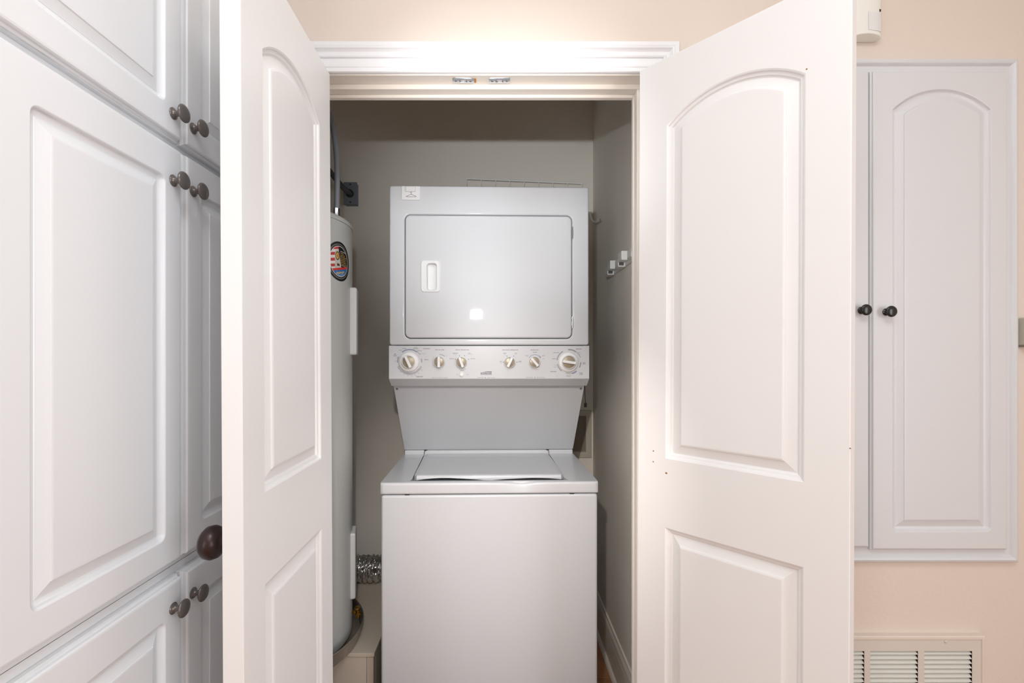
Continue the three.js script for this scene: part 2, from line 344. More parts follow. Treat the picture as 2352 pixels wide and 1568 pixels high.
// ------------------------------------------------------------------ arched cabinet on the wall at the right
{
  const t = thing('wall_cabinet', 'shallow white cabinet with two arched doors on the cream wall at right, dimmer light put into its paint', 'cabinet', [0.947, 0, ZW]);
  const X = (x) => x - 0.947, ix0 = X(0.592), ix1 = X(1.302), iy0 = 0.812, iy1 = 2.045;
  part('carcass', [box(ix0, ix1, iy0, iy1, 0.0002, 0.004)], M.cabinetShaded, t);
  const prof = [[-0.016, 0.003], [-0.016, 0.0065], [0.010, 0.0065], [0.0115, 0.0085], [0.015, 0.013], [0.020, 0.0152], [0.025, 0.0135], [0.0275, 0.010], [0.0285, 0.006], [0.0285, 0]];
  for (const [, g] of frameSweep(ix0, ix1, iy0, iy1, prof, 0, 'trbl')) part('frame', g, M.cabinetShaded, t);
  part('frame', box(X(0.935), X(0.960), iy0 + 0.016, iy1 - 0.016, 0.003, 0.0062), M.cabinetShaded, t);
  for (const [a, b, y0, k] of [[0.5975, 0.9450, 0.823, 0], [0.9485, 1.2967, 0.817, 1]]) {
    const l = k ? 0.0525 : 0.044, r = k ? 0.044 : 0.0525;
    const tmp = new THREE.Group();
    const d = panelDoor(tmp, 'door', { x0: 0, x1: b - a, y0, y1: 2.0385, t: 0.0128, edgeSteps: [[0, -0.008], [0.001, -0.0065], [0.0035, -0.005], [0.004, -0.002], [0.0055, -0.0006], [0.0075, 0]], mat: M.cabinetShaded, profile: CABP, panels: [{ x0: l, x1: b - a - r, y0: 0.8645, y1: 1.991, rise: 0.052, rc: 0.014 }] });
    d.position.set(X(a), 0, 0.0195); t.add(d);
    const kn = part('knob', knobG, M.knobBlack, d, { raw: true, label: 'glossy black mushroom knob' });
    kn.scale.setScalar(0.86); kn.position.set(k ? 0.984 - a : 0.921 - a, k ? 1.4235 : 1.4275, 0);
  }
}

// ------------------------------------------------------------------ stacked washer and dryer
{
  const CZ = 1.489, t = thing('stacked_washer_dryer', 'white stacked washer and dryer with a dial control panel inside the open closet', 'washer dryer', [-0.027, 0, -CZ]);
  t.rotation.y = 0.026;                                            // it stands a degree out of square
  const z = (Z) => CZ - Z, HW = 0.3415;
  // washer cabinet, its front pressed out slightly at the top middle
  part('washer_cabinet', [box(-HW + 0.001, HW - 0.001, 0.025, 0.8775, z(2.10), z(1.4895), 0.009), box(-HW + 0.01, HW - 0.01, 0.8775, 0.8815, z(2.09), z(1.505))], M.enamel, t);
  for (const sx of [-0.29, 0.29]) for (const Z of [1.55, 2.04]) part('foot', lathe([[0, 0.006], [0.02, 0.006], [0.02, 0.014], [0.01, 0.018], [0.008, 0.034]], 20).translate(sx, 0, z(Z)), M.seam, t);
  for (const sx of [-0.259, 0.259]) part('seam_clip', box(sx - 0.007, sx + 0.007, 0.8775, 0.8812, z(1.5), z(1.491)), M.seam, t);
  // washer top: a shallow tray with a recess for the lid
  {
    const s = new THREE.Shape([V2(-HW, z(2.10)), V2(HW, z(2.10)), V2(HW, z(1.500)), V2(-HW, z(1.500))]);
    s.holes.push(new THREE.Path([V2(-0.2535, z(1.511)), V2(0.2525, z(1.511)), V2(0.2435, z(1.535)), V2(0.2435, z(1.925)), V2(-0.2625, z(1.925)), V2(-0.2505, z(1.535))]));
    const g = extrude(s, 0.034).rotateX(PI / 2).translate(0, 0.9166, 0);               // shape y -> +z, thickness downwards
    // rolled front lip with the shallow dent right of the middle
    const n = 120, prof = [[1.5005, 0.9166, 0], [1.496, 0.9166, 0.6], [1.4925, 0.9162, 1], [1.4895, 0.9148, 1], [1.4876, 0.9122, 1], [1.487, 0.908, 0.8], [1.487, 0.900, 0.5], [1.487, 0.888, 0.15], [1.4876, 0.8835, 0], [1.489, 0.8815, 0], [1.5005, 0.8815, 0]], pos = [];
    const P = (i, k) => {
      const x = -HW + 2 * HW * i / n, [Z, y, w] = prof[k], d = w * (Math.exp(-(((x - 0.099) / 0.034) ** 2)) * 0.0042 + Math.exp(-(((x - 0.07) / 0.075) ** 2)) * 0.0016), e = HW - Math.abs(x), c = e < 0.004 ? 0.004 - Math.sqrt(Math.max(0, 0.004 ** 2 - (0.004 - e) ** 2)) : 0;
      return [x, y - d * 0.9, z(Z) - d * 1.1 - (k > 1 && k < 10 ? c : 0)];
    };
    for (let i = 0; i < n; i++) for (let k = 0; k + 1 < prof.length; k++) { const A = P(i, k), B = P(i + 1, k), C = P(i + 1, k + 1), D = P(i, k + 1); pos.push(...A, ...C, ...B, ...A, ...D, ...C); }
    const lip = new THREE.BufferGeometry(); lip.setAttribute('position', new THREE.Float32BufferAttribute(pos, 3));
    for (const e of [0, n]) { const q = prof.map((_, k) => P(e, k)), r = []; for (let k = 1; k + 1 < q.length; k++) r.push(...q[0], ...q[k], ...q[k + 1]); pos.push(...r); }
    lip.setAttribute('position', new THREE.Float32BufferAttribute(pos, 3));
    part('washer_top', [g, lip, box(-0.28, 0.25, 0.8825, 0.899, z(1.93), z(1.505)), box(-HW + 0.001, -0.2612, 0.912, 0.9325, z(2.10), z(1.921), 0.004), box(0.2422, HW - 0.001, 0.912, 0.9325, z(2.10), z(1.921), 0.004), box(-0.2625, 0.2435, 0.912, 0.925, z(2.10), z(1.94))], M.enamel, t, { crease: 0.7 });
  }
  { // lid: a pressed sheet with rounded front corners, a raised back and a front edge turned down around a finger scoop
    const nx = 48, pos = [], idx = [], rows = [], zb = z(1.928), zf = z(1.543);
    const prof = [[0, 0.0165, 0], [0.028, 0.0165, 0], [0.036, 0.015, 0], [0.046, 0.006, 0], [0.06, 0.0035, 0], [0.5, 0.0055, 0], [0.955, 0.0085, 0], [0.975, 0.0085, 0], [0.988, 0.0075, 0], [0.996, 0.0045, 0], [1.0, 0.000, 0.35], [1.0, -0.0045, 1]];
    prof.forEach(([f, h, lip], k) => {
      const row = [];
      for (let i = 0; i <= nx; i++) {
        const u = i / nx * 2 - 1, au = Math.abs(u);
        const widen = 0.2490 - 0.0035 * f;
        const cr = f > 0.93 && au > 0.95 ? (1 - Math.sqrt(Math.max(0, 1 - ((au - 0.95) / 0.05) ** 2))) * 0.022 * ((f - 0.93) / 0.07) : 0;
        const scoop = lip * ((u < 0 ? 0.0052 : 0.0034) * Math.exp(-((au - 0.6) ** 2) / 0.075) * (1 - Math.exp(-((1 - au) ** 2) / 0.012)) - 0.0035 * Math.exp(-(u * u) / 0.02) - 0.002 * Math.exp(-((1 - au) ** 2) / 0.008));
        const edge = au > 0.975 ? -0.004 * ((au - 0.975) / 0.025) ** 2 : 0;
        const x = u * widen - 0.0096 + 0.0076 * f;
        row.push(pos.length / 3); pos.push(x, 0.9166 + h + edge + scoop, zb + (zf - zb) * f - cr);
      }
      rows.push(row);
    });
    for (let k = 0; k + 1 < rows.length; k++) for (let i = 0; i < nx; i++) idx.push(rows[k][i], rows[k + 1][i], rows[k][i + 1], rows[k][i + 1], rows[k + 1][i], rows[k + 1][i + 1]);
    const top = pos.length / 3; for (let i = 0; i < top; i++) pos.push(pos[i * 3], pos[i * 3 + 1] - 0.0016, pos[i * 3 + 2] - (i > top - nx - 2 ? 0.003 : 0.0005));
    const n = idx.length; for (let i = 0; i < n; i += 3) idx.push(idx[i] + top, idx[i + 2] + top, idx[i + 1] + top);
    const ring = []; for (let i = 0; i <= nx; i++) ring.push(rows[rows.length - 1][i]);
    for (let i = 0; i < nx; i++) idx.push(ring[i], ring[i] + top, ring[i + 1], ring[i + 1], ring[i] + top, ring[i + 1] + top);
    for (let k = 0; k + 1 < rows.length; k++) { const a = rows[k][0], b = rows[k + 1][0], c = rows[k][nx], d = rows[k + 1][nx]; idx.push(a, a + top, b, b, a + top, b + top, c, d, c + top, d, d + top, c + top); }
    const g = new THREE.BufferGeometry(); g.setAttribute('position', new THREE.Float32BufferAttribute(pos, 3)); g.setIndex(idx);
    part('washer_lid', g, M.enamel, t, { crease: 0.9 });
  }
  // sloping back panel between washer and dryer, with the closed sides behind it
  part('back_panel', across([[z(1.700), 1.2075], [z(1.927), 0.934], [z(2.10), 0.934], [z(2.10), 1.2075]], -HW, HW), M.enamel, t);
  for (const sx of [-0.331, 0.331]) part('screw', lathe([[0, 0.0022], [0.0025, 0.002], [0.004, 0.001], [0.0042, -0.001]], 16).rotateX(PI / 2 + 0.69).translate(sx, 1.1945, z(1.7095)), M.rubber, t);
  // dryer: body with a rolled front and an opening for the door
  const D = { x0: -0.2876, x1: 0.2822, y0: 1.374, y1: 1.793, rc: 0.018 };
  {
    const r = { x0: -HW, x1: HW, y0: 1.3495, y1: 1.894, rc: 0.009 }, o = outline(r, 0.006), h0 = outline({ ...D, x0: D.x0 - 0.008, x1: D.x1 + 0.008, y0: D.y0 - 0.008, y1: D.y1 + 0.008, rc: 0.025 }, 0);
    const hs = { ...D, x0: D.x0 - 0.008, x1: D.x1 + 0.008, y0: D.y0 - 0.008, y1: D.y1 + 0.008, rc: 0.025 };
    const zf = z(1.625);
    part('dryer_cabinet', [loops([[outline(r, 0), z(2.20)], [outline(r, 0), zf - 0.006], [outline(r, 0.0006), zf - 0.0032], [outline(r, 0.0025), zf - 0.0009], [o, zf]]), cap(o, zf, [h0]),
      loops([[h0, zf], [outline(hs, 0.002), zf - 0.0005], [outline(hs, 0.0045), zf - 0.0018], [outline(hs, 0.0062), zf - 0.0045], [outline(hs, 0.0063), zf - 0.016]]), cap(outline(r, 0), z(2.20), [], true)], M.enamel, t, { crease: 0.6 });
    part('door_gap', cap(outline(hs, 0.005), zf - 0.0155), M.seam, t);
    const hx0 = -0.2345, hx1 = -0.1665, hy0 = 1.5295, hy1 = 1.6395, pocket = { x0: -0.2145, x1: -0.1795, y0: 1.5365, y1: 1.629, rc: 0.010 }, ins = { x0: hx0, x1: hx1, y0: hy0, y1: hy1, rc: 0.012 };
    const d = part('dryer_door', [loops([[outline(D, 0), zf - 0.014], [outline(D, 0), zf - 0.003], [outline(D, 0.0007), zf - 0.0008], [outline(D, 0.0022), zf + 0.0006], [outline(D, 0.005), zf + 0.0012]]), cap(outline(D, 0.005), zf + 0.0012, [outline(ins, 0.002)])], M.enamelDoor, t, { crease: 0.7 });
    part('door_handle', [loops([[outline(ins, 0), zf + 0.0008], [outline(ins, 0.0008), zf + 0.0032], [outline(ins, 0.0028), zf + 0.0042], [outline(ins, 0.005), zf + 0.0036]]), cap(outline(ins, 0.005), zf + 0.0036, [outline(pocket, 0)]),
      loops([[outline(pocket, 0), zf + 0.0036], [outline(pocket, 0.0012), zf + 0.002], [outline(pocket, 0.003), zf - 0.0125]]), cap(outline(pocket, 0.003), zf - 0.0125)], M.plastic, d, { crease: 0.7 });
    for (const y of [1.736, 1.428]) part('hinge', [new THREE.CylinderGeometry(0.0026, 0.0026, 0.040, 12).translate(0.2845, y, zf + 0.0005), ...[-0.0085, 0.0, 0.0085].map((k) => new THREE.CylinderGeometry(0.0031, 0.0031, 0.006, 12).translate(0.2845, y + k, zf + 0.0005))], M.chrome, d);
    // drum light switch with a hanger sign
    const cnv = document.createElement('canvas'); cnv.width = 256; cnv.height = 192; const c = cnv.getContext('2d');
    c.fillStyle = '#ffffff'; c.fillRect(0, 0, 256, 192); c.strokeStyle = '#77747a'; c.lineWidth = 6; c.lineCap = 'round'; c.lineJoin = 'round';
    c.beginPath(); c.moveTo(123, 99); c.quadraticCurveTo(122, 84, 134, 86); c.quadraticCurveTo(146, 92, 138, 104); c.lineTo(134, 116); c.lineTo(60, 148); c.lineTo(66, 154); c.lineTo(200, 154); c.lineTo(206, 146); c.lineTo(134, 116); c.stroke();
    const tx = new THREE.CanvasTexture(cnv); tx.colorSpace = THREE.SRGBColorSpace;
    const bx0 = -0.2995, bx1 = -0.2370, by0 = 1.8435, by1 = 1.8905;
    const sw = part('light_switch', [box(bx0, bx1, by0, by1, zf - 0.002, zf + 0.0035, 0.001)], M.plastic, t);
    part('printed_label', new THREE.PlaneGeometry(bx1 - bx0 - 0.003, by1 - by0 - 0.003).translate((bx0 + bx1) / 2, (by0 + by1) / 2, zf + 0.0038), std(0xe2e3e4, 0.4, { map: tx }), sw, { uv: true });
    part('rocker', [box(-0.2845, -0.2515, 1.8705, 1.8875, zf + 0.002, zf + 0.010, 0.0015)], M.plastic, sw);
  }
  // control panel: upright face and an underside that runs back to the sloping panel
  {
    const f = z(1.622);
    const cp = part('control_panel', across([[f - 0.003, 1.3475], [f - 0.0008, 1.3466], [f, 1.3445], [f, 1.2355], [f - 0.001, 1.2340], [z(1.662), 1.2085], [z(1.72), 1.2075], [z(1.72), 1.3475]], -HW - 0.0005, HW + 0.0005), M.enamel, t, { crease: 0.3 });
    const Wm = 0.680, Hm = 0.1085, cw = 2048, ch = 327, S = cw / 457.0;        // S: texture pixels per photo pixel of the panel
    const cnv = document.createElement('canvas'); cnv.width = cw; cnv.height = ch; const c = cnv.getContext('2d');
    c.fillStyle = '#ffffff'; c.fillRect(0, 0, cw, ch);
    const X = (x) => (x - 897) * S, Y = (y) => (y - 796) * S;
    const text = (s, x, y, size, color = '#77777a', bold = true, align = 'center') => { c.fillStyle = color; c.font = `${bold ? 'bold ' : ''}${size * S}px sans-serif`; c.textAlign = align; c.textBaseline = 'middle'; c.fillText(s, X(x), Y(y)); };
    const arcAt = (x, y, r, a0, a1, w, color) => { c.strokeStyle = color; c.lineWidth = w * S; c.beginPath(); c.arc(X(x), Y(y), r * S, a0 * PI / 180, a1 * PI / 180); c.stroke(); };
    const dot = (x, y, r = 0.9) => { c.fillStyle = '#55555a'; c.beginPath(); c.arc(X(x), Y(y), r * S, 0, 7); c.fill(); };
    const G = '#a3a3a6', B = '#a9aecb';
    // left dial
    text('AUTOMATIC', 981.5, 800.6, 2.9); text('CASUAL', 956.5, 798.3, 2.2, G); text('PERM PRESS', 956.5, 800.8, 2.2, G); text('NORMAL', 931, 800.4, 2.3, G); text('HEAVY', 922, 804.2, 2.2, G);
    text('DAMP DRY', 965, 805.7, 2.2, G); text('KNIT GENTLE', 972.5, 812.2, 2.2, '#bbbbbd', false); text('AIR', 909.5, 813, 2.8); text('FLUFF', 909.3, 816.6, 2.8); text('WRINKLE', 981, 826, 2.2); text('TIMED DRY', 965.2, 865, 3.0);
    arcAt(942.7, 830.5, 27.8, 232, 308, 2.6, B); arcAt(942.7, 830.5, 28.6, 308, 326, 1, G); arcAt(942.7, 830.5, 27.5, 345, 3, 2.2, '#b9b9bb'); arcAt(942.7, 830.5, 27.5, 176, 205, 2.4, '#bdbdbf'); arcAt(942.7, 830.5, 29, 22, 158, 1.0, G); arcAt(942.7, 830.5, 26.2, 35, 130, 1.0, G);
    for (let a = 24; a < 158; a += 6) { c.save(); c.translate(X(942.7), Y(830.5)); c.rotate(a * PI / 180); c.fillStyle = G; c.fillRect(25.5 * S, -0.35 * S, 3.4 * S, 0.7 * S); c.restore(); }
    [['80', 970, 849.5], ['70', 962.4, 856.7], ['60', 955.3, 860.7], ['50', 947.3, 862.5], ['40', 938.3, 862.3], ['30', 929.3, 859.7], ['20', 922, 853.7], ['10', 917.5, 846], ['30', 911, 829], ['20', 914, 821]].forEach(([s, x, y]) => text(s, x, y, 2.1, '#77777a', true));
    // three knobs of the dryer side
    text('PUSH TO START', 1011.3, 803.3, 2.9); text('ON', 1026.8, 816.7, 2.0, G); arcAt(1011.5, 831, 17, 268, 312, 1.6, '#b5bcc8');
    text('DRYING TEMPERATURE', 1062.6, 803.3, 2.9); text('PERM PRESS', 1047, 811, 2.2, '#8d8d90'); text('MEDIUM', 1047, 813.9, 2.0, '#bbbbbd', false); text('LOW', 1079, 811, 2.3, '#8d8d90'); text('KNITS GENTLE', 1081, 813.7, 2.0, '#bbbbbd', false); text('REGULAR', 1038.8, 823.6, 2.3, '#8d8d90'); text('DELICATE', 1086.8, 823.6, 2.3, '#8d8d90');
    dot(1056.2, 816.5); dot(1068.4, 816.6); dot(1047.8, 825.2); dot(1077.2, 825.2);
    text('END OF CYCLE', 1063, 847.2, 2.4); text('SIGNAL', 1063, 850, 2.6); text('ON', 1051.5, 859.6, 2.1, G); text('OFF', 1074.5, 859.4, 2.1, G);
    text('Electronic Moisture Sensing', 1011.5, 866.7, 2.9, '#a5a5a8', false);
    // maker's mark
    c.fillStyle = '#3c3c42'; c.font = `bold ${5.6 * S}px sans-serif`; c.textAlign = 'center'; c.textBaseline = 'middle'; c.fillText('KENMORE', X(1117.5), Y(857.2), 26 * S);
    c.beginPath(); c.moveTo(X(1109), Y(854.6)); c.quadraticCurveTo(X(1118), Y(852.2), X(1130.5), Y(853.2)); c.lineTo(X(1130.5), Y(854.4)); c.quadraticCurveTo(X(1118), Y(853.6), X(1109), Y(854.6)); c.fill(); c.fillRect(X(1104.8), Y(860.0), 25.6 * S, 0.5 * S);
    text('Heavy Duty', 1104.5, 866.8, 2.7, '#a5a5a8', false); dot(1115.6, 866.9, 0.9); text('Super Capacity', 1129, 866.8, 2.7, '#a5a5a8', false);
    // washer side
    text('WASH/RINSE TEMPERATURE', 1172.8, 803.4, 2.8); text('WARM', 1160.6, 811, 2.3, '#8d8d90'); text('COLD', 1160.6, 813.6, 2.0, '#bbbbbd', false); text('COLD', 1185.6, 811, 2.3, '#8d8d90'); text('COLD', 1185.6, 813.6, 2.0, '#bbbbbd', false); text('HOT', 1151.4, 829.6, 2.3); text('COLD', 1151.6, 832.6, 2.0, G, false); text('WARM', 1195.4, 829.8, 2.3); text('WARM', 1195.4, 832.6, 2.0, '#bbbbbd', false);
    dot(1165.2, 817.5); dot(1180.8, 817.4); dot(1157.4, 831.3); dot(1188.8, 831.5);
    text('WATER LEVEL', 1229.4, 803.5, 2.9); text('MEDIUM', 1229.7, 809, 2.4, '#8d8d90'); text('SMALL', 1211.6, 816.8, 2.2, G); text('LARGE', 1249, 816.8, 2.2, G); text('RESET', 1249.5, 823.7, 2.1, '#bbbbbd', false); arcAt(1230, 831, 16.6, 215, 325, 1.2, B); arcAt(1230, 831, 16.4, 305, 325, 2.2, '#a9aebd');
    text('REGULAR', 1331.4, 801.3, 2.9); text('PERM PRESS', 1279, 809.6, 2.3, G); text('HEAVY', 1332, 809.5, 2.2, '#bbbbbd'); text('LIGHT', 1334, 813, 2.1, '#bbbbbd'); text('NORMAL', 1273.8, 823.7, 2.2, G); text('KNITS', 1278, 838.6, 2.1, '#bbbbbd'); text('GENTLE', 1277, 842.6, 2.1, '#bbbbbd'); text('DELICATES', 1272.6, 853.2, 2.8); text('PERM', 1343.4, 833.2, 2.4); text('PRESS', 1343.4, 835.8, 2.4); text('STAIN', 1336.5, 856.5, 2.8); text('CYCLE', 1336.5, 859.8, 2.8); text('SOAK ONLY', 1308, 861.8, 2.2, '#bbbbbd'); text('PREWASH', 1308, 864.5, 2.2, '#bbbbbd'); text('OFF', 1280, 864, 2.0, '#c4c4c6', false);
    arcAt(1308.3, 831, 27.8, 188, 240, 2.4, '#b9b9bc'); arcAt(1308.3, 831, 28.4, 266, 305, 3.0, '#b4b4b8'); arcAt(1308.3, 831, 28.6, 305, 340, 1.2, '#b4b4b8'); arcAt(1308.3, 831, 27.6, 2, 28, 3, '#c0c0c3'); arcAt(1308.3, 831, 27.6, 50, 75, 3.2, B); arcAt(1308.3, 831, 26.5, 75, 105, 1.2, '#b9b9bc'); arcAt(1308.3, 831, 26.8, 128, 170, 2.4, '#c0c0c3');
    text('2 Speed Motor', 1217, 866.8, 2.7, '#a5a5a8', false); dot(1230, 866.9, 0.9); text('Quiet Pack Plus', 1243.5, 866.8, 2.7, '#a5a5a8', false);
    const tx = new THREE.CanvasTexture(cnv); tx.colorSpace = THREE.SRGBColorSpace;
    part('printed_label', new THREE.PlaneGeometry(Wm, Hm).translate(0, 1.2900, f + 0.0004), phys(0xc8cbcf, 0.3, { map: tx }), cp, { uv: true, label: 'printed dial markings and lettering' });
    // dials and knobs
    const K = 1.622 / FOCAL, px = (x) => (x - 1145) * K + 0.027, py = (y) => EYE - (y - 819) * K;
    for (const [x, y, r, tilt, big] of [[942.7, 830.8, 0.0225, 25, 1], [1011.5, 831.3, 0.0193, 0, 0], [1062.2, 832, 0.0187, 20, 0], [1173, 832, 0.0187, -25, 0], [1229.8, 831.5, 0.0190, 41, 0], [1308.4, 831.5, 0.0240, 82, 1]]) {
      const base = big ? [lathe([[0.0, 0.009], [0.028, 0.0085], [0.0325, 0.006], [0.0343, 0.0025], [0.0345, 0]], 48)] : [];
      const h0 = big ? 0.0085 : 0;
      base.push(lathe([[r * 0.985, h0], [r, h0 + 0.004], [r * 0.985, h0 + 0.009], [r * 0.93, h0 + 0.0105], [r * 0.88, h0 + 0.0095], [r * 0.86, h0 + 0.007]], 48));
      const k = part('knob', base.map((g) => g.rotateX(PI / 2)), M.plastic, t, { crease: 0.8, label: big ? 'white timer dial with a tan centre' : 'white and tan selector knob' });
      k.position.set(px(x), py(y), f + 0.0005);
      part('knob_face', lathe([[0, h0 + 0.0085], [r * 0.5, h0 + 0.008], [r * 0.88, h0 + 0.0065]], 40).rotateX(PI / 2), M.tan, k, { crease: 1 });
      const bw = big ? 0.0048 : 0.0046, g = [box(-bw, bw, -r * 0.93, r * 0.97, h0 + 0.004, h0 + 0.021, 0.0022)];
      if (!big) g.push(box(-0.0007, 0.0007, r * 0.2, r * 0.9, h0 + 0.0205, h0 + 0.0214));
      part('grip', g, M.plastic, k).rotation.z = tilt * PI / 180;
    }
    part('push_button', lathe([[0.0088, 0], [0.0088, 0.002], [0.0078, 0.0026], [0.0068, 0.0022], [0.0066, 0.005], [0.0058, 0.006], [0, 0.0064]], 32).rotateX(PI / 2).translate(px(1062.8), py(859.6), f + 0.0003), M.plastic, t);
  }
}

// ------------------------------------------------------------------ water heater on its stand
const HX = -0.754, HZ = -1.600, HR = 0.25, SY = 0.347;
{ // stand
  const t = thing('heater_stand', 'cream painted plywood box stand holding the water heater', 'stand', [-0.72, 0, -1.82]);
  const X = (x) => x + 0.72, Z = (Zd) => 1.82 - Zd, f = 1.545, b = 2.12;
  part('top_board', box(X(-1.045), X(-0.4035), SY - 0.012, SY, Z(b), Z(f - 0.004), 0.0015), M.stand, t);
  part('front_panel', box(X(-1.04), X(-0.4295), 0.007, SY - 0.013, Z(f + 0.012), Z(f), 0.001), M.stand, t);
  part('corner_post', box(X(-0.4285), X(-0.4075), 0.007, SY - 0.013, Z(f + 0.03), Z(f + 0.0005), 0.001), M.stand, t);
  part('side_panel', box(X(-0.4195), X(-0.4075), 0.007, SY - 0.013, Z(b), Z(f + 0.031), 0.001), M.stand, t);
  part('side_panel', box(X(-1.04), X(-1.028), 0.007, SY - 0.013, Z(b), Z(f + 0.013), 0.001), M.stand, t);
}
{ // drain pan
  const t = thing('drain_pan', 'round metal drain pan under the water heater', 'drain pan', [HX, SY + 0.0005, HZ]);
  part('pan', lathe([[0, 0], [0.272, 0], [0.2785, 0.004], [0.2835, 0.046], [0.2865, 0.050], [0.2885, 0.048], [0.2872, 0.044], [0.2845, 0.044], [0.2765, 0.006], [0.270, 0.0025], [0, 0.0025]], 96), M.pan, t, { crease: 0.6 });
}
const onTank = (phi, r = HR) => [Math.sin(phi) * r, Math.cos(phi) * r];        // phi from the side that faces the room, towards +x
{
  const t = thing('water_heater', 'tall grey water heater tank with a round black sticker, half hidden by the left door', 'water heater', [HX, SY + 0.0035, HZ]);
  const y = (Y) => Y - SY - 0.0035;
  part('tank', lathe([[0, 0], [HR - 0.012, 0], [HR - 0.008, 0.006], [HR - 0.001, 0.014], [HR, 0.022], [HR, y(1.748)]], 96), M.heater, t, { crease: 0.7 });
  part('top_cap', lathe([[HR + 0.0006, y(1.7485)], [HR + 0.002, y(1.750)], [HR + 0.0015, y(1.760)], [HR - 0.004, y(1.7665)], [HR - 0.02, y(1.7675)], [0, y(1.772)]], 96), M.heater, t, { crease: 0.7 });
  // sticker
  {
    const n = 512, cnv = document.createElement('canvas'); cnv.width = cnv.height = n; const c = cnv.getContext('2d'), m = n / 2;
    const disc = (r, col) => { c.fillStyle = col; c.beginPath(); c.arc(m, m, r, 0, 7); c.fill(); };
    c.fillStyle = '#101010'; c.fillRect(0, 0, n, n); disc(256, '#0c0c0d'); disc(228, '#7a7873'); disc(216, '#1a1a1c'); disc(200, '#e7e2da'); c.save(); c.beginPath(); c.arc(m, m, 192, 0, 7); c.clip();
    c.fillStyle = '#0e0f14'; c.fillRect(0, 0, n, n);
    c.save(); c.beginPath(); c.rect(0, 60, 230, 330); c.clip(); c.fillStyle = '#e9e4de'; c.fillRect(0, 0, 260, 420); c.fillStyle = '#c23a34'; for (let k = -1; k < 6; k++) { c.beginPath(); c.moveTo(0, 110 + k * 74); c.lineTo(240, 60 + k * 74); c.lineTo(240, 97 + k * 74); c.lineTo(0, 147 + k * 74); c.fill(); } c.restore();
    c.fillStyle = '#c9c6bb'; c.beginPath(); c.moveTo(150, 380); c.lineTo(160, 270); c.quadraticCurveTo(140, 200, 165, 140); c.quadraticCurveTo(205, 90, 245, 150); c.lineTo(270, 270); c.lineTo(300, 372); c.fill();
    c.fillStyle = '#3a2d20'; c.beginPath(); c.ellipse(206, 190, 42, 56, 0.1, 0, 7); c.fill(); c.fillStyle = '#d2a24e'; c.beginPath(); c.ellipse(204, 190, 31, 44, 0.1, 0, 7); c.fill(); c.fillStyle = '#b3763a'; c.beginPath(); c.ellipse(206, 192, 12, 16, 0, 0, 7); c.fill();
    c.fillStyle = '#4b2c25'; c.fillRect(196, 288, 54, 30);
    c.textAlign = 'left'; c.textBaseline = 'middle'; c.font = 'bold 20px sans-serif';
    ['Saves Energy', 'Cleaner', 'Longer Life', 'More Hot Water', 'Less Sediment', 'Self Cleaning', 'Quiet Heating', 'Guaranteed Value'].forEach((s, k) => { c.fillStyle = k ? '#e2bd62' : '#f2ecdf'; c.fillText(s, 270, 118 + k * 23, 165); });
    c.fillStyle = '#e5d8c0'; c.fillRect(285, 298, 165, 5);
    c.fillStyle = '#1f6fb5'; c.beginPath(); c.moveTo(0, 420); c.lineTo(90, 396); c.lineTo(512, 300); c.lineTo(512, 512); c.lineTo(0, 512); c.fill(); c.fillStyle = '#d23b34'; c.beginPath(); c.moveTo(40, 385); c.lineTo(512, 276); c.lineTo(512, 306); c.lineTo(40, 415); c.fill();
    c.save(); c.translate(270, 398); c.rotate(-0.24); c.font = 'italic bold 46px sans-serif'; c.textAlign = 'center'; c.fillStyle = '#f0c63c'; c.fillText('Hydrojet', 0, 0, 190); c.fillStyle = '#e8f2fb'; c.font = '17px sans-serif'; c.fillText('Total Performance', 14, 34); c.fillText('System', 14, 52); c.restore(); c.restore();
    const tx = new THREE.CanvasTexture(cnv); tx.colorSpace = THREE.SRGBColorSpace; tx.anisotropy = 8;
    const pos = [], uv = [], idx = [], R = 0.0635, nr = 8, na = 56, phi0 = 74.6 * PI / 180;
    for (let i = 0; i <= nr; i++) for (let k = 0; k < na; k++) { const a = k / na * 2 * PI, r = R * i / nr, u = r * Math.cos(a), v = r * Math.sin(a), [px, pz] = onTank(phi0 + u / HR, HR + 0.0005); pos.push(px, y(1.6175) + v, pz); uv.push(0.5 + u / R / 2, 0.5 + v / R / 2); }
    for (let i = 0; i < nr; i++) for (let k = 0; k < na; k++) { const a = i * na + k, b = i * na + (k + 1) % na; idx.push(a, a + na, b, b, a + na, b + na); }
    const g = new THREE.BufferGeometry(); g.setAttribute('position', new THREE.Float32BufferAttribute(pos, 3)); g.setAttribute('uv', new THREE.Float32BufferAttribute(uv, 2)); g.setIndex(idx);
    part('sticker', g, std(0xffffff, 0.35, { map: tx }), t, { uv: true, crease: 1, label: 'round black, red and blue sticker with gold lettering' });
  }
  // two covers over the heating elements and the brass drain tap, on the side that faces the washer
  for (const [y0, y1, phi, lift] of [[1.316, 1.547, 103, 0.018], [0.480, 0.706, 104, 0.013]]) {
    const g = part('access_cover', [box(-0.042, 0.042, y(y0), y(y1), -0.012, lift, 0.007)], M.heaterCover, t), a = phi * PI / 180, [px, pz] = onTank(a);
    g.position.set(px, 0, pz); g.rotation.y = a;
  }
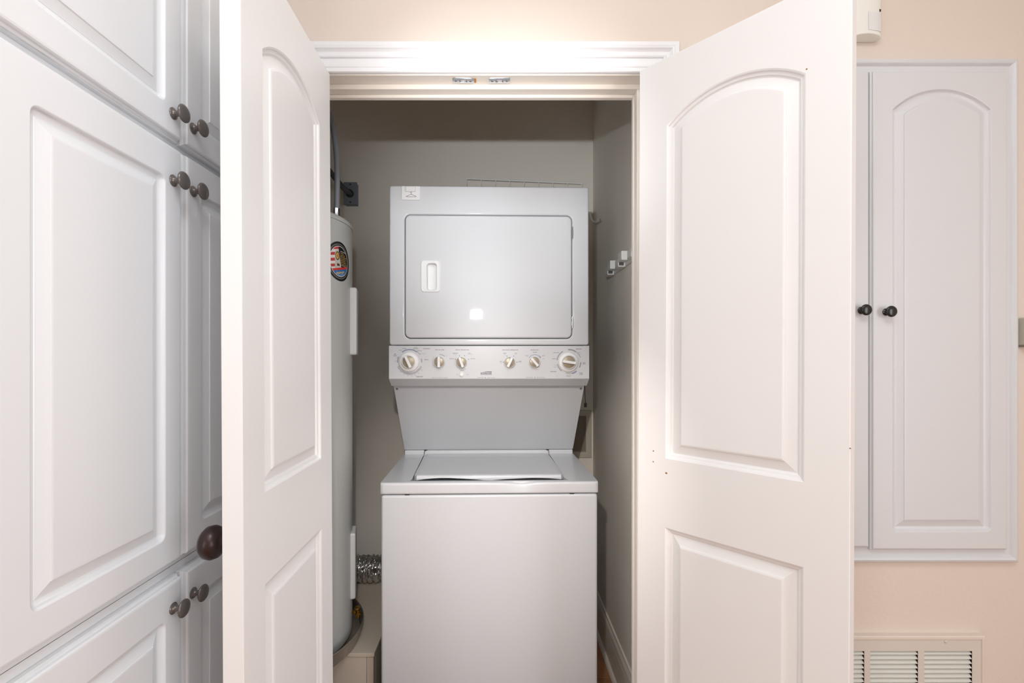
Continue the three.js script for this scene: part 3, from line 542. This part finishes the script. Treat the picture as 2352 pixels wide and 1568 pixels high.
  const tap = part('drain_tap', [lathe([[0, 0.03], [0.012, 0.03], [0.013, 0.022], [0.008, 0.018], [0.008, -0.005]], 20).rotateX(PI / 2), new THREE.CylinderGeometry(0.011, 0.0125, 0.03, 16).translate(0, -0.01, 0.038), lathe([[0, 0.03], [0.016, 0.028], [0.017, 0.022], [0.006, 0.018], [0.005, 0]], 20).translate(0, 0.004, 0.036), new THREE.CylinderGeometry(0.009, 0.009, 0.022, 6).rotateX(PI / 2).translate(0, 0, 0.050)], M.brass, t, { label: 'brass drain tap' });
  { const a = 101 * PI / 180, [px, pz] = onTank(a); tap.position.set(px, y(0.425), pz); tap.rotation.y = a - 0.5; tap.scale.setScalar(0.62); }
}
{ // grey pipe rising from the tank
  const t = thing('water_pipe', 'grey bent pipe rising from the top of the water heater', 'pipe', [-0.5345, 1.770, -1.565]);
  part('pipe', tube([[0, 0.012, 0], [0.0015, 0.06, 0], [0.0025, 0.13, 0], [0.0005, 0.205, 0], [-0.006, 0.262, 0], [-0.018, 0.322, 0], [-0.05, 0.40, 0], [-0.11, 0.50, 0.01], [-0.20, 0.66, 0.0], [-0.22, 0.90, 0.0]], 0.0088, 80, 16), M.greyPipe, t, { crease: 1 });
  part('pipe_nut', lathe([[0.0088, 0.030], [0.0105, 0.028], [0.0115, 0.012], [0.0115, -0.002], [0, -0.002]], 8), M.chrome, t, { crease: 0.2 });
}
{ // electrical box on the back wall, with the dark conduit that leaves it
  const t = thing('electrical_box', 'dark grey electrical box with a conduit on the closet back wall', 'electrical box', [-0.7466, 2.133, ZC]);
  part('box', box(-0.030, 0.030, -0.054, 0.054, 0.0003, 0.036, 0.003), M.greyBox, t);
  part('cover_plate', extrude(new THREE.Shape(outline({ x0: -0.034, x1: 0.034, y0: -0.056, y1: 0.056, rc: 0.003 }, 0)), 0.003, 0.001).translate(0, 0, 0.0365), M.greyBox, t);
  for (const y of [0.045, -0.045]) part('screw', lathe([[0, 0.0018], [0.003, 0.0012], [0.004, 0]], 12).rotateX(PI / 2).translate(0, y, 0.0405), M.black, t);
  part('conduit', tube([[-0.002, -0.002, 0.038], [-0.006, 0.0, 0.06], [-0.026, 0.018, 0.078], [-0.055, 0.052, 0.085], [-0.10, 0.11, 0.085], [-0.15, 0.18, 0.085], [-0.20, 0.28, 0.08], [-0.22, 0.50, 0.08]], 0.0135, 60, 14), M.darkCord, t, { crease: 1 });
  part('conduit_nut', lathe([[0.0135, 0.014], [0.019, 0.012], [0.020, 0]], 20).rotateX(PI / 2).translate(-0.002, -0.002, 0.040), M.black, t);
}
{ // foil duct lying across the back of the stand
  const t = thing('dryer_duct', 'crinkled silver foil duct lying on the stand behind the washer', 'duct', [-0.5, SY, -2.03]);
  const path = new THREE.CatmullRomCurve3([[-0.46, 0.060, 0.0], [-0.3, 0.058, 0], [-0.1, 0.0575, 0], [0.0, 0.058, -0.005], [0.06, 0.06, -0.06], [0.075, 0.065, -0.15], [0.13, 0.07, -0.235], [0.26, 0.08, -0.265], [0.40, 0.09, -0.265]].map((p) => V3(...p)));
  const n = 620, m = 72, fr = path.computeFrenetFrames(n, false), pos = [], idx = [], L = path.getLength(); seed = 99;
  const jit = Array.from({ length: 80 * 36 }, rnd);
  for (let i = 0; i <= n; i++) {
    const u = i / n, P = path.getPointAt(u), s = u * L / 0.0215;
    for (let k = 0; k < m; k++) {
      const a = k / m * 2 * PI, sh = s + 0.0 * a, w = Math.abs(Math.sin(PI * sh)), cell = jit[((i >> 1) * 36 + (k >> 1)) % jit.length], cell2 = jit[(i * 7 + k * 13) % jit.length];
      const r = 0.0455 + 0.0098 * Math.pow(w, 0.62) + 0.0030 * (cell - 0.5) + 0.0016 * (cell2 - 0.5) * w + 0.0010 * Math.sin(a * 11 + Math.floor(sh) * 2.3 + cell * 3);
      const q = P.clone().addScaledVector(fr.normals[i], Math.cos(a) * r).addScaledVector(fr.binormals[i], Math.sin(a) * r);
      pos.push(q.x, Math.max(q.y, 0.0012), q.z);
    }
  }
  for (let i = 0; i < n; i++) for (let k = 0; k < m; k++) { const a = i * m + k, b = i * m + (k + 1) % m; idx.push(a, b, a + m, b, b + m, a + m); }
  const g = new THREE.BufferGeometry(); g.setAttribute('position', new THREE.Float32BufferAttribute(pos, 3)); g.setIndex(idx);
  part('foil_tube', g, M.foil, t, { crease: 0.35 });
}

// ------------------------------------------------------------------ small things in the closet
{ // white wire rack on the back wall behind the dryer top
  const t = thing('wire_rack', 'white wire rack on the back wall, just above the dryer top', 'wire rack', [0.13, 2.10, ZC]);
  const a = [-0.295, 0.1105, 0.03], b = [0.295, 0.0862, 0.03];
  part('rail', tube([a, [0, 0.0984, 0.03], b], 0.0042, 4, 10), M.wire, t, { crease: 1 });
  for (let k = 0; k < 9; k++) { const f = k / 8, x = -0.29 + 0.58 * f, y = 0.1105 - 0.0243 * f; part('prong', tube([[x, y - 0.001, 0.0300], [x, y - 0.018, 0.0298], [x, y - 0.0275, 0.024], [x, y - 0.030, 0.012], [x, y - 0.030, 0.0006]], 0.0028, 16, 8), M.wire, t, { crease: 1 }); }
}
{ // bent hook near the corner
  const t = thing('wall_hook', 'cream bent wire hook in the back right corner of the closet, beside the dryer', 'hook', [0.462, 2.03, ZC]);
  part('plate', box(-0.010, 0.010, -0.02, 0.03, 0.0003, 0.003, 0.001), M.wire, t);
  part('wire', tube([[-0.004, 0.012, 0.003], [0.0, 0.010, 0.022], [0.0035, -0.008, 0.036], [0.006, -0.038, 0.06], [0.0075, -0.059, 0.10], [0.0085, -0.074, 0.15], [0.0095, -0.082, 0.205], [0.0105, -0.087, 0.235]], 0.0056, 40, 10), M.wire, t, { crease: 1 });
}
{ // broom holder on the right closet wall
  const t = thing('broom_holder', 'white broom holder with grey grips on the right closet wall', 'broom holder', [CX1, 1.675, -1.75]);
  part('rail', box(-0.008, -0.0003, -0.024, 0.010, -0.27, 0.20, 0.002), M.white, t);
  for (const Z of [2.01, 1.835, 1.66]) {
    const z = 1.75 - Z;
    const c = part('gripper', [box(-0.034, -0.006, -0.0265, -0.0215, z, z + 0.05, 0.0015), box(-0.034, -0.030, -0.026, 0.004, z, z + 0.05, 0.0015), box(-0.030, -0.006, 0.004, 0.008, z + 0.01, z + 0.05, 0.0015), box(-0.012, -0.006, -0.025, 0.008, z, z + 0.05, 0.0015)], M.white, t);
    part('grip_roller', [new THREE.CylinderGeometry(0.0085, 0.0085, 0.034, 16).rotateX(PI / 2).translate(-0.021, -0.012, z + 0.026)], M.rubber, c);
    part('end_block', box(-0.036, -0.006, -0.012, 0.022, z + 0.055, z + 0.105, 0.003), M.white, t);
  }
}
{ // washer outlet box: recessed frame on the back wall, with the little chain above it
  const t = thing('outlet_box', 'beige recessed washer outlet frame low on the back wall beside the machine', 'outlet box', [0.38, 0.9135, ZC]);
  const X = (x) => x - 0.38, Y = (y) => y - 0.9135;
  const prof = [[0, 0.0006], [0, 0.004], [0.003, 0.010], [0.006, 0.011], [0.028, 0.011], [0.031, 0.009], [0.032, 0]];
  for (const [, g] of frameSweep(X(0.285), X(0.4435), Y(0.826), Y(1.006), prof, 0)) part('frame', g, M.outletBox, t);
  part('back_plate', box(X(0.285), X(0.4435), Y(0.826), Y(1.006), 0.0004, 0.0020), M.outletInside, t);
  part('valve', [new THREE.CylinderGeometry(0.010, 0.010, 0.04, 14).translate(X(0.32), Y(0.86), 0.02), new THREE.CylinderGeometry(0.014, 0.014, 0.012, 8).translate(X(0.32), Y(0.885), 0.02)], M.brass, t);
}
{
  const t = thing('hanging_cord', 'thin dark cord with a small tag hanging behind the washer-dryer', 'cord', [0.4405, 1.150, ZC]);
  part('cord', tube([[0, 0.06, 0.003], [0.001, 0.0, 0.004], [0.002, -0.04, 0.004], [0.004, -0.078, 0.005]], 0.0016, 20, 8), M.darkCord, t, { crease: 1 });
  part('tag', box(-0.003, 0.011, -0.098, -0.076, 0.002, 0.006, 0.001), M.rubber, t);
  part('nail', lathe([[0, 0.006], [0.004, 0.005], [0.004, 0.004], [0.001, 0.0035], [0.001, 0.0003]], 12).rotateX(PI / 2).translate(0, 0.062, 0), M.rubber, t);
}

// ------------------------------------------------------------------ things on the front wall
{ // motion detector
  const t = thing('motion_detector', 'white wall-mounted motion detector above the arched cabinet', 'motion detector', [0.9345, 2.122, ZW]);
  const s = new THREE.Shape(); s.moveTo(-0.038, 0.0005); s.lineTo(0.028, 0.0005); s.lineTo(0.038, 0.008); s.lineTo(0.040, 0.015); s.bezierCurveTo(0.037, 0.025, 0.014, 0.031, -0.006, 0.031); s.bezierCurveTo(-0.026, 0.030, -0.040, 0.022, -0.0405, 0.010); s.closePath();
  const g = extrude(s, 0.112, 0.0025).rotateX(-PI / 2).scale(1, 1, -1).translate(0, 0, 0);
  const p = g.attributes.position; for (let i = 0; i < p.count; i++) { const y = p.getY(i), f = Math.max(0, 1 - y / 0.02); if (p.getZ(i) > 0.012) p.setY(i, y + 0.004 * f * (p.getZ(i) - 0.012) / 0.02); }
  const idx = g.index; const body = idx ? g : g; { const a = body.attributes.position; for (let i = 0; i < a.count; i += 3) { const x = a.getX(i), y = a.getY(i), z = a.getZ(i); a.setXYZ(i, a.getX(i + 1), a.getY(i + 1), a.getZ(i + 1)); a.setXYZ(i + 1, x, y, z); } }
  part('housing', body, M.sensor, t, { crease: 0.6 });
  const curve = new THREE.CubicBezierCurve(V2(0.040, 0.015), V2(0.037, 0.025), V2(0.014, 0.031), V2(-0.006, 0.031)), lp = [], N = 16;
  for (let i = 0; i < N; i++) { const a = curve.getPoint(0.06 + 0.9 * i / N), b = curve.getPoint(0.06 + 0.9 * (i + 1) / N), n = 0.0008; lp.push(a.x, 0.010, a.y + n, b.x, 0.010, b.y + n, b.x, 0.056, b.y + n, a.x, 0.010, a.y + n, b.x, 0.056, b.y + n, a.x, 0.056, a.y + n); }
  const lg = new THREE.BufferGeometry(); lg.setAttribute('position', new THREE.Float32BufferAttribute(lp, 3));
  part('lens_window', lg, M.sensorLens, t, { crease: 1 });
  const e = curve.getPoint(0.34); part('indicator_hole', new THREE.SphereGeometry(0.0028, 14, 10).scale(1, 1.4, 0.6).translate(e.x, 0.064, e.y), M.black, t);
}
{ // return-air grille: one slat per slot, three columns
  const t = thing('air_vent', 'beige louvred air grille low on the wall under the arched cabinet', 'vent', [1.01, 0.40, ZW]);
  const X = (x) => x - 1.01, Y = (y) => y - 0.40, gx0 = 0.788, gx1 = 1.2315, gy1 = 0.5895, gy0 = 0.30;
  const cols = [[0.810, 0.934], [0.9486, 1.0712], [1.0868, 1.2094]], pitch = 0.01172, top = 0.559, rows = 19, sy0 = top - pitch * rows;
  const s = new THREE.Shape(rectPts(X(gx0), X(gx1), Y(gy0), Y(gy1)));
  for (const [a, b] of cols) s.holes.push(new THREE.Path([V2(X(a), Y(sy0)), V2(X(a), Y(top)), V2(X(b), Y(top)), V2(X(b), Y(sy0))]));
  part('panel', extrude(s, 0.0012).translate(0, 0, 0.0125), M.grille, t);
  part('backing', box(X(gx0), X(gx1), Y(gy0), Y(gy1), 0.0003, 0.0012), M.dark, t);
  const prof = [[-0.001, 0.0003], [-0.001, 0.012], [0.001, 0.0165], [0.0065, 0.0165], [0.0085, 0.014], [0.009, 0]];
  for (const [, g] of frameSweep(X(gx0), X(gx1), Y(gy0), Y(gy1), prof, 0)) part('frame', g, M.wall, t);
  for (const [a, b] of cols) {
    const g = join([new THREE.BoxGeometry(b - a - 0.001, 0.0011, 0.0135).rotateX(0.72).translate((X(a) + X(b)) / 2, 0, 0.0078)]);
    for (let k = 0; k < rows; k++) part('slat', g, M.slat, t, { raw: true }).position.y = Y(top) - pitch * (k + 0.42);
  }
  part('screw', lathe([[0, 0.0035], [0.003, 0.003], [0.0045, 0.001], [0.0048, 0]], 14).rotateX(PI / 2).translate(X(1.141), Y(0.584), 0.0137), M.grille, t);
}
{ // pale plate cut by the right edge of the picture
  const t = thing('wall_plate', 'pale plastic wall box cut off by the right edge, beside the arched cabinet', 'wall plate', [1.3965, 1.335, ZW]);
  part('cover', box(-0.060, 0.060, 0.004, 0.0745, 0.0003, 0.022, 0.004), M.outletBox, t);
  part('base', box(-0.058, 0.058, 0, 0.006, 0.0003, 0.019, 0.002), M.outletInside, t);
}

// ------------------------------------------------------------------ lamps: unseen ceiling light box, two recessed downlights, the photographer's flash
{
  const L = LIGHTS.panel, t = thing('unseen_ceiling_light', 'unseen white ceiling light box over the camera, lighting the room from above', 'ceiling light', [L.x, CEIL, L.z]);
  part('housing', [box(-L.w / 2 - 0.02, L.w / 2 + 0.02, -0.06, -0.0003, -L.d / 2 - 0.02, -L.d / 2, 0.004), box(-L.w / 2 - 0.02, L.w / 2 + 0.02, -0.06, -0.0003, L.d / 2, L.d / 2 + 0.02, 0.004), box(-L.w / 2 - 0.02, -L.w / 2, -0.06, -0.0003, -L.d / 2, L.d / 2, 0.004), box(L.w / 2, L.w / 2 + 0.02, -0.06, -0.0003, -L.d / 2, L.d / 2, 0.004)], M.white, t);
  part('diffuser', box(-L.w / 2, L.w / 2, -0.055, -0.05, -L.d / 2, L.d / 2), std(0xffffff, 0.6, { emissive: 0xfff8f0, emissiveIntensity: 0.9 }), t);
  const a = new THREE.RectAreaLight(L.color, L.intensity, L.w - 0.02, L.d - 0.02); a.position.set(L.x, CEIL - 0.058, L.z); a.rotation.x = -PI / 2; scene.add(a); a.name = 'unseen_ceiling_light_area';
}
[[-0.15, 2.18, 'recessed ceiling downlight behind the camera, on the side of the cabinets'], [0.95, 1.87, 'recessed ceiling downlight behind the camera, on the side of the grille']].forEach(([x, z, label]) => {
  const t = thing('downlight', label, 'downlight', [x, CEIL, z]);
  part('trim_ring', lathe([[0.075, -0.0003], [0.077, -0.004], [0.070, -0.006], [0.058, -0.003], [0.056, -0.0005]], 40), M.white, t);
  part('bulb', new THREE.CylinderGeometry(0.054, 0.054, 0.002, 32).translate(0, -0.0018, 0), std(0xffffff, 0.6, { emissive: 0xffe2c0, emissiveIntensity: 1.6 }), t);
  const s = new THREE.SpotLight(LIGHTS.down.color, LIGHTS.down.intensity, 0, 1.05, 0.7, 2); s.position.set(x, CEIL - 0.012, z); s.target.position.set(x, 0, z - 0.001); s.castShadow = true; s.shadow.radius = 5; scene.add(s, s.target);
});
{
  const L = LIGHTS.flash, t = thing('camera_flash', 'camera flash reflected as the bright spot in the dryer door', 'flash', [L.x, L.y, L.z]);
  part('head', [box(-0.040, 0.040, -0.028, 0.028, 0.012, 0.09, 0.006), box(-0.032, 0.032, -0.11, -0.028, 0.03, 0.08, 0.006)], M.black, t);
  part('flash_lamp', box(-0.037, 0.037, -0.025, 0.025, 0.0, 0.0115, 0.003), std(0xffffff, 0.5, { emissive: 0xf4f8ff, emissiveIntensity: 60 }), t);
  part('flash_lamp', box(-0.03, 0.03, 0.0285, 0.032, 0.02, 0.08), std(0xffffff, 0.5, { emissive: 0xf4f8ff, emissiveIntensity: 8 }), t);
  for (const [F, dz] of [[L, -0.004], [LIGHTS.beamHigh, -0.005], [LIGHTS.beamLow, -0.006], [LIGHTS.bounce, 0.03]]) {
    const s = new THREE.SpotLight(F.color, F.intensity, 0, F.angle, 1, 2); s.position.set(L.x, L.y + (dz > 0 ? 0.034 : 0), L.z + dz);
    s.target.position.set(s.position.x + F.side, s.position.y + Math.sin(F.up), s.position.z - Math.cos(F.up)); s.castShadow = true; s.shadow.radius = 0.6; scene.add(s, s.target);
  }
}
// two added fill lights behind the camera, shaped as window frames with glowing blinds
[['fill_window_1', RX0, 1.6, 1], ['fill_window_2', RX1, 1.25, -1]].forEach(([name, x, z, dir], i) => {
  const w = struct(name, null, null, 'added fill light behind the camera, shaped as a window with a glowing panel'); w.position.set(x, 1.3, z); w.rotation.y = dir * PI / 2;
  const prof = [[0, 0.0003], [0, 0.024], [0.01, 0.028], [0.06, 0.028], [0.07, 0.02], [0.07, 0.0003]];
  for (const [, g] of frameSweep(-0.7, 0.7, -0.8, 0.8, prof, 0)) part('fill_window_frame', g, M.trim, w);
  part('fill_blind', box(-0.7, 0.7, -0.8, 0.8, 0.004, 0.010), std(0xf4ece0, 0.9, { emissive: LIGHTS.fillWindowColor, emissiveIntensity: 0.5 }), w);  // glowing panel, added as frontal fill
  const a = new THREE.RectAreaLight(LIGHTS.fillWindowColor, LIGHTS.fillWindows[i], 1.38, 1.58); a.position.set(x + dir * 0.032, 1.3, z); a.rotation.y = -dir * PI / 2; scene.add(a);
});

renderer.render(scene, camera);
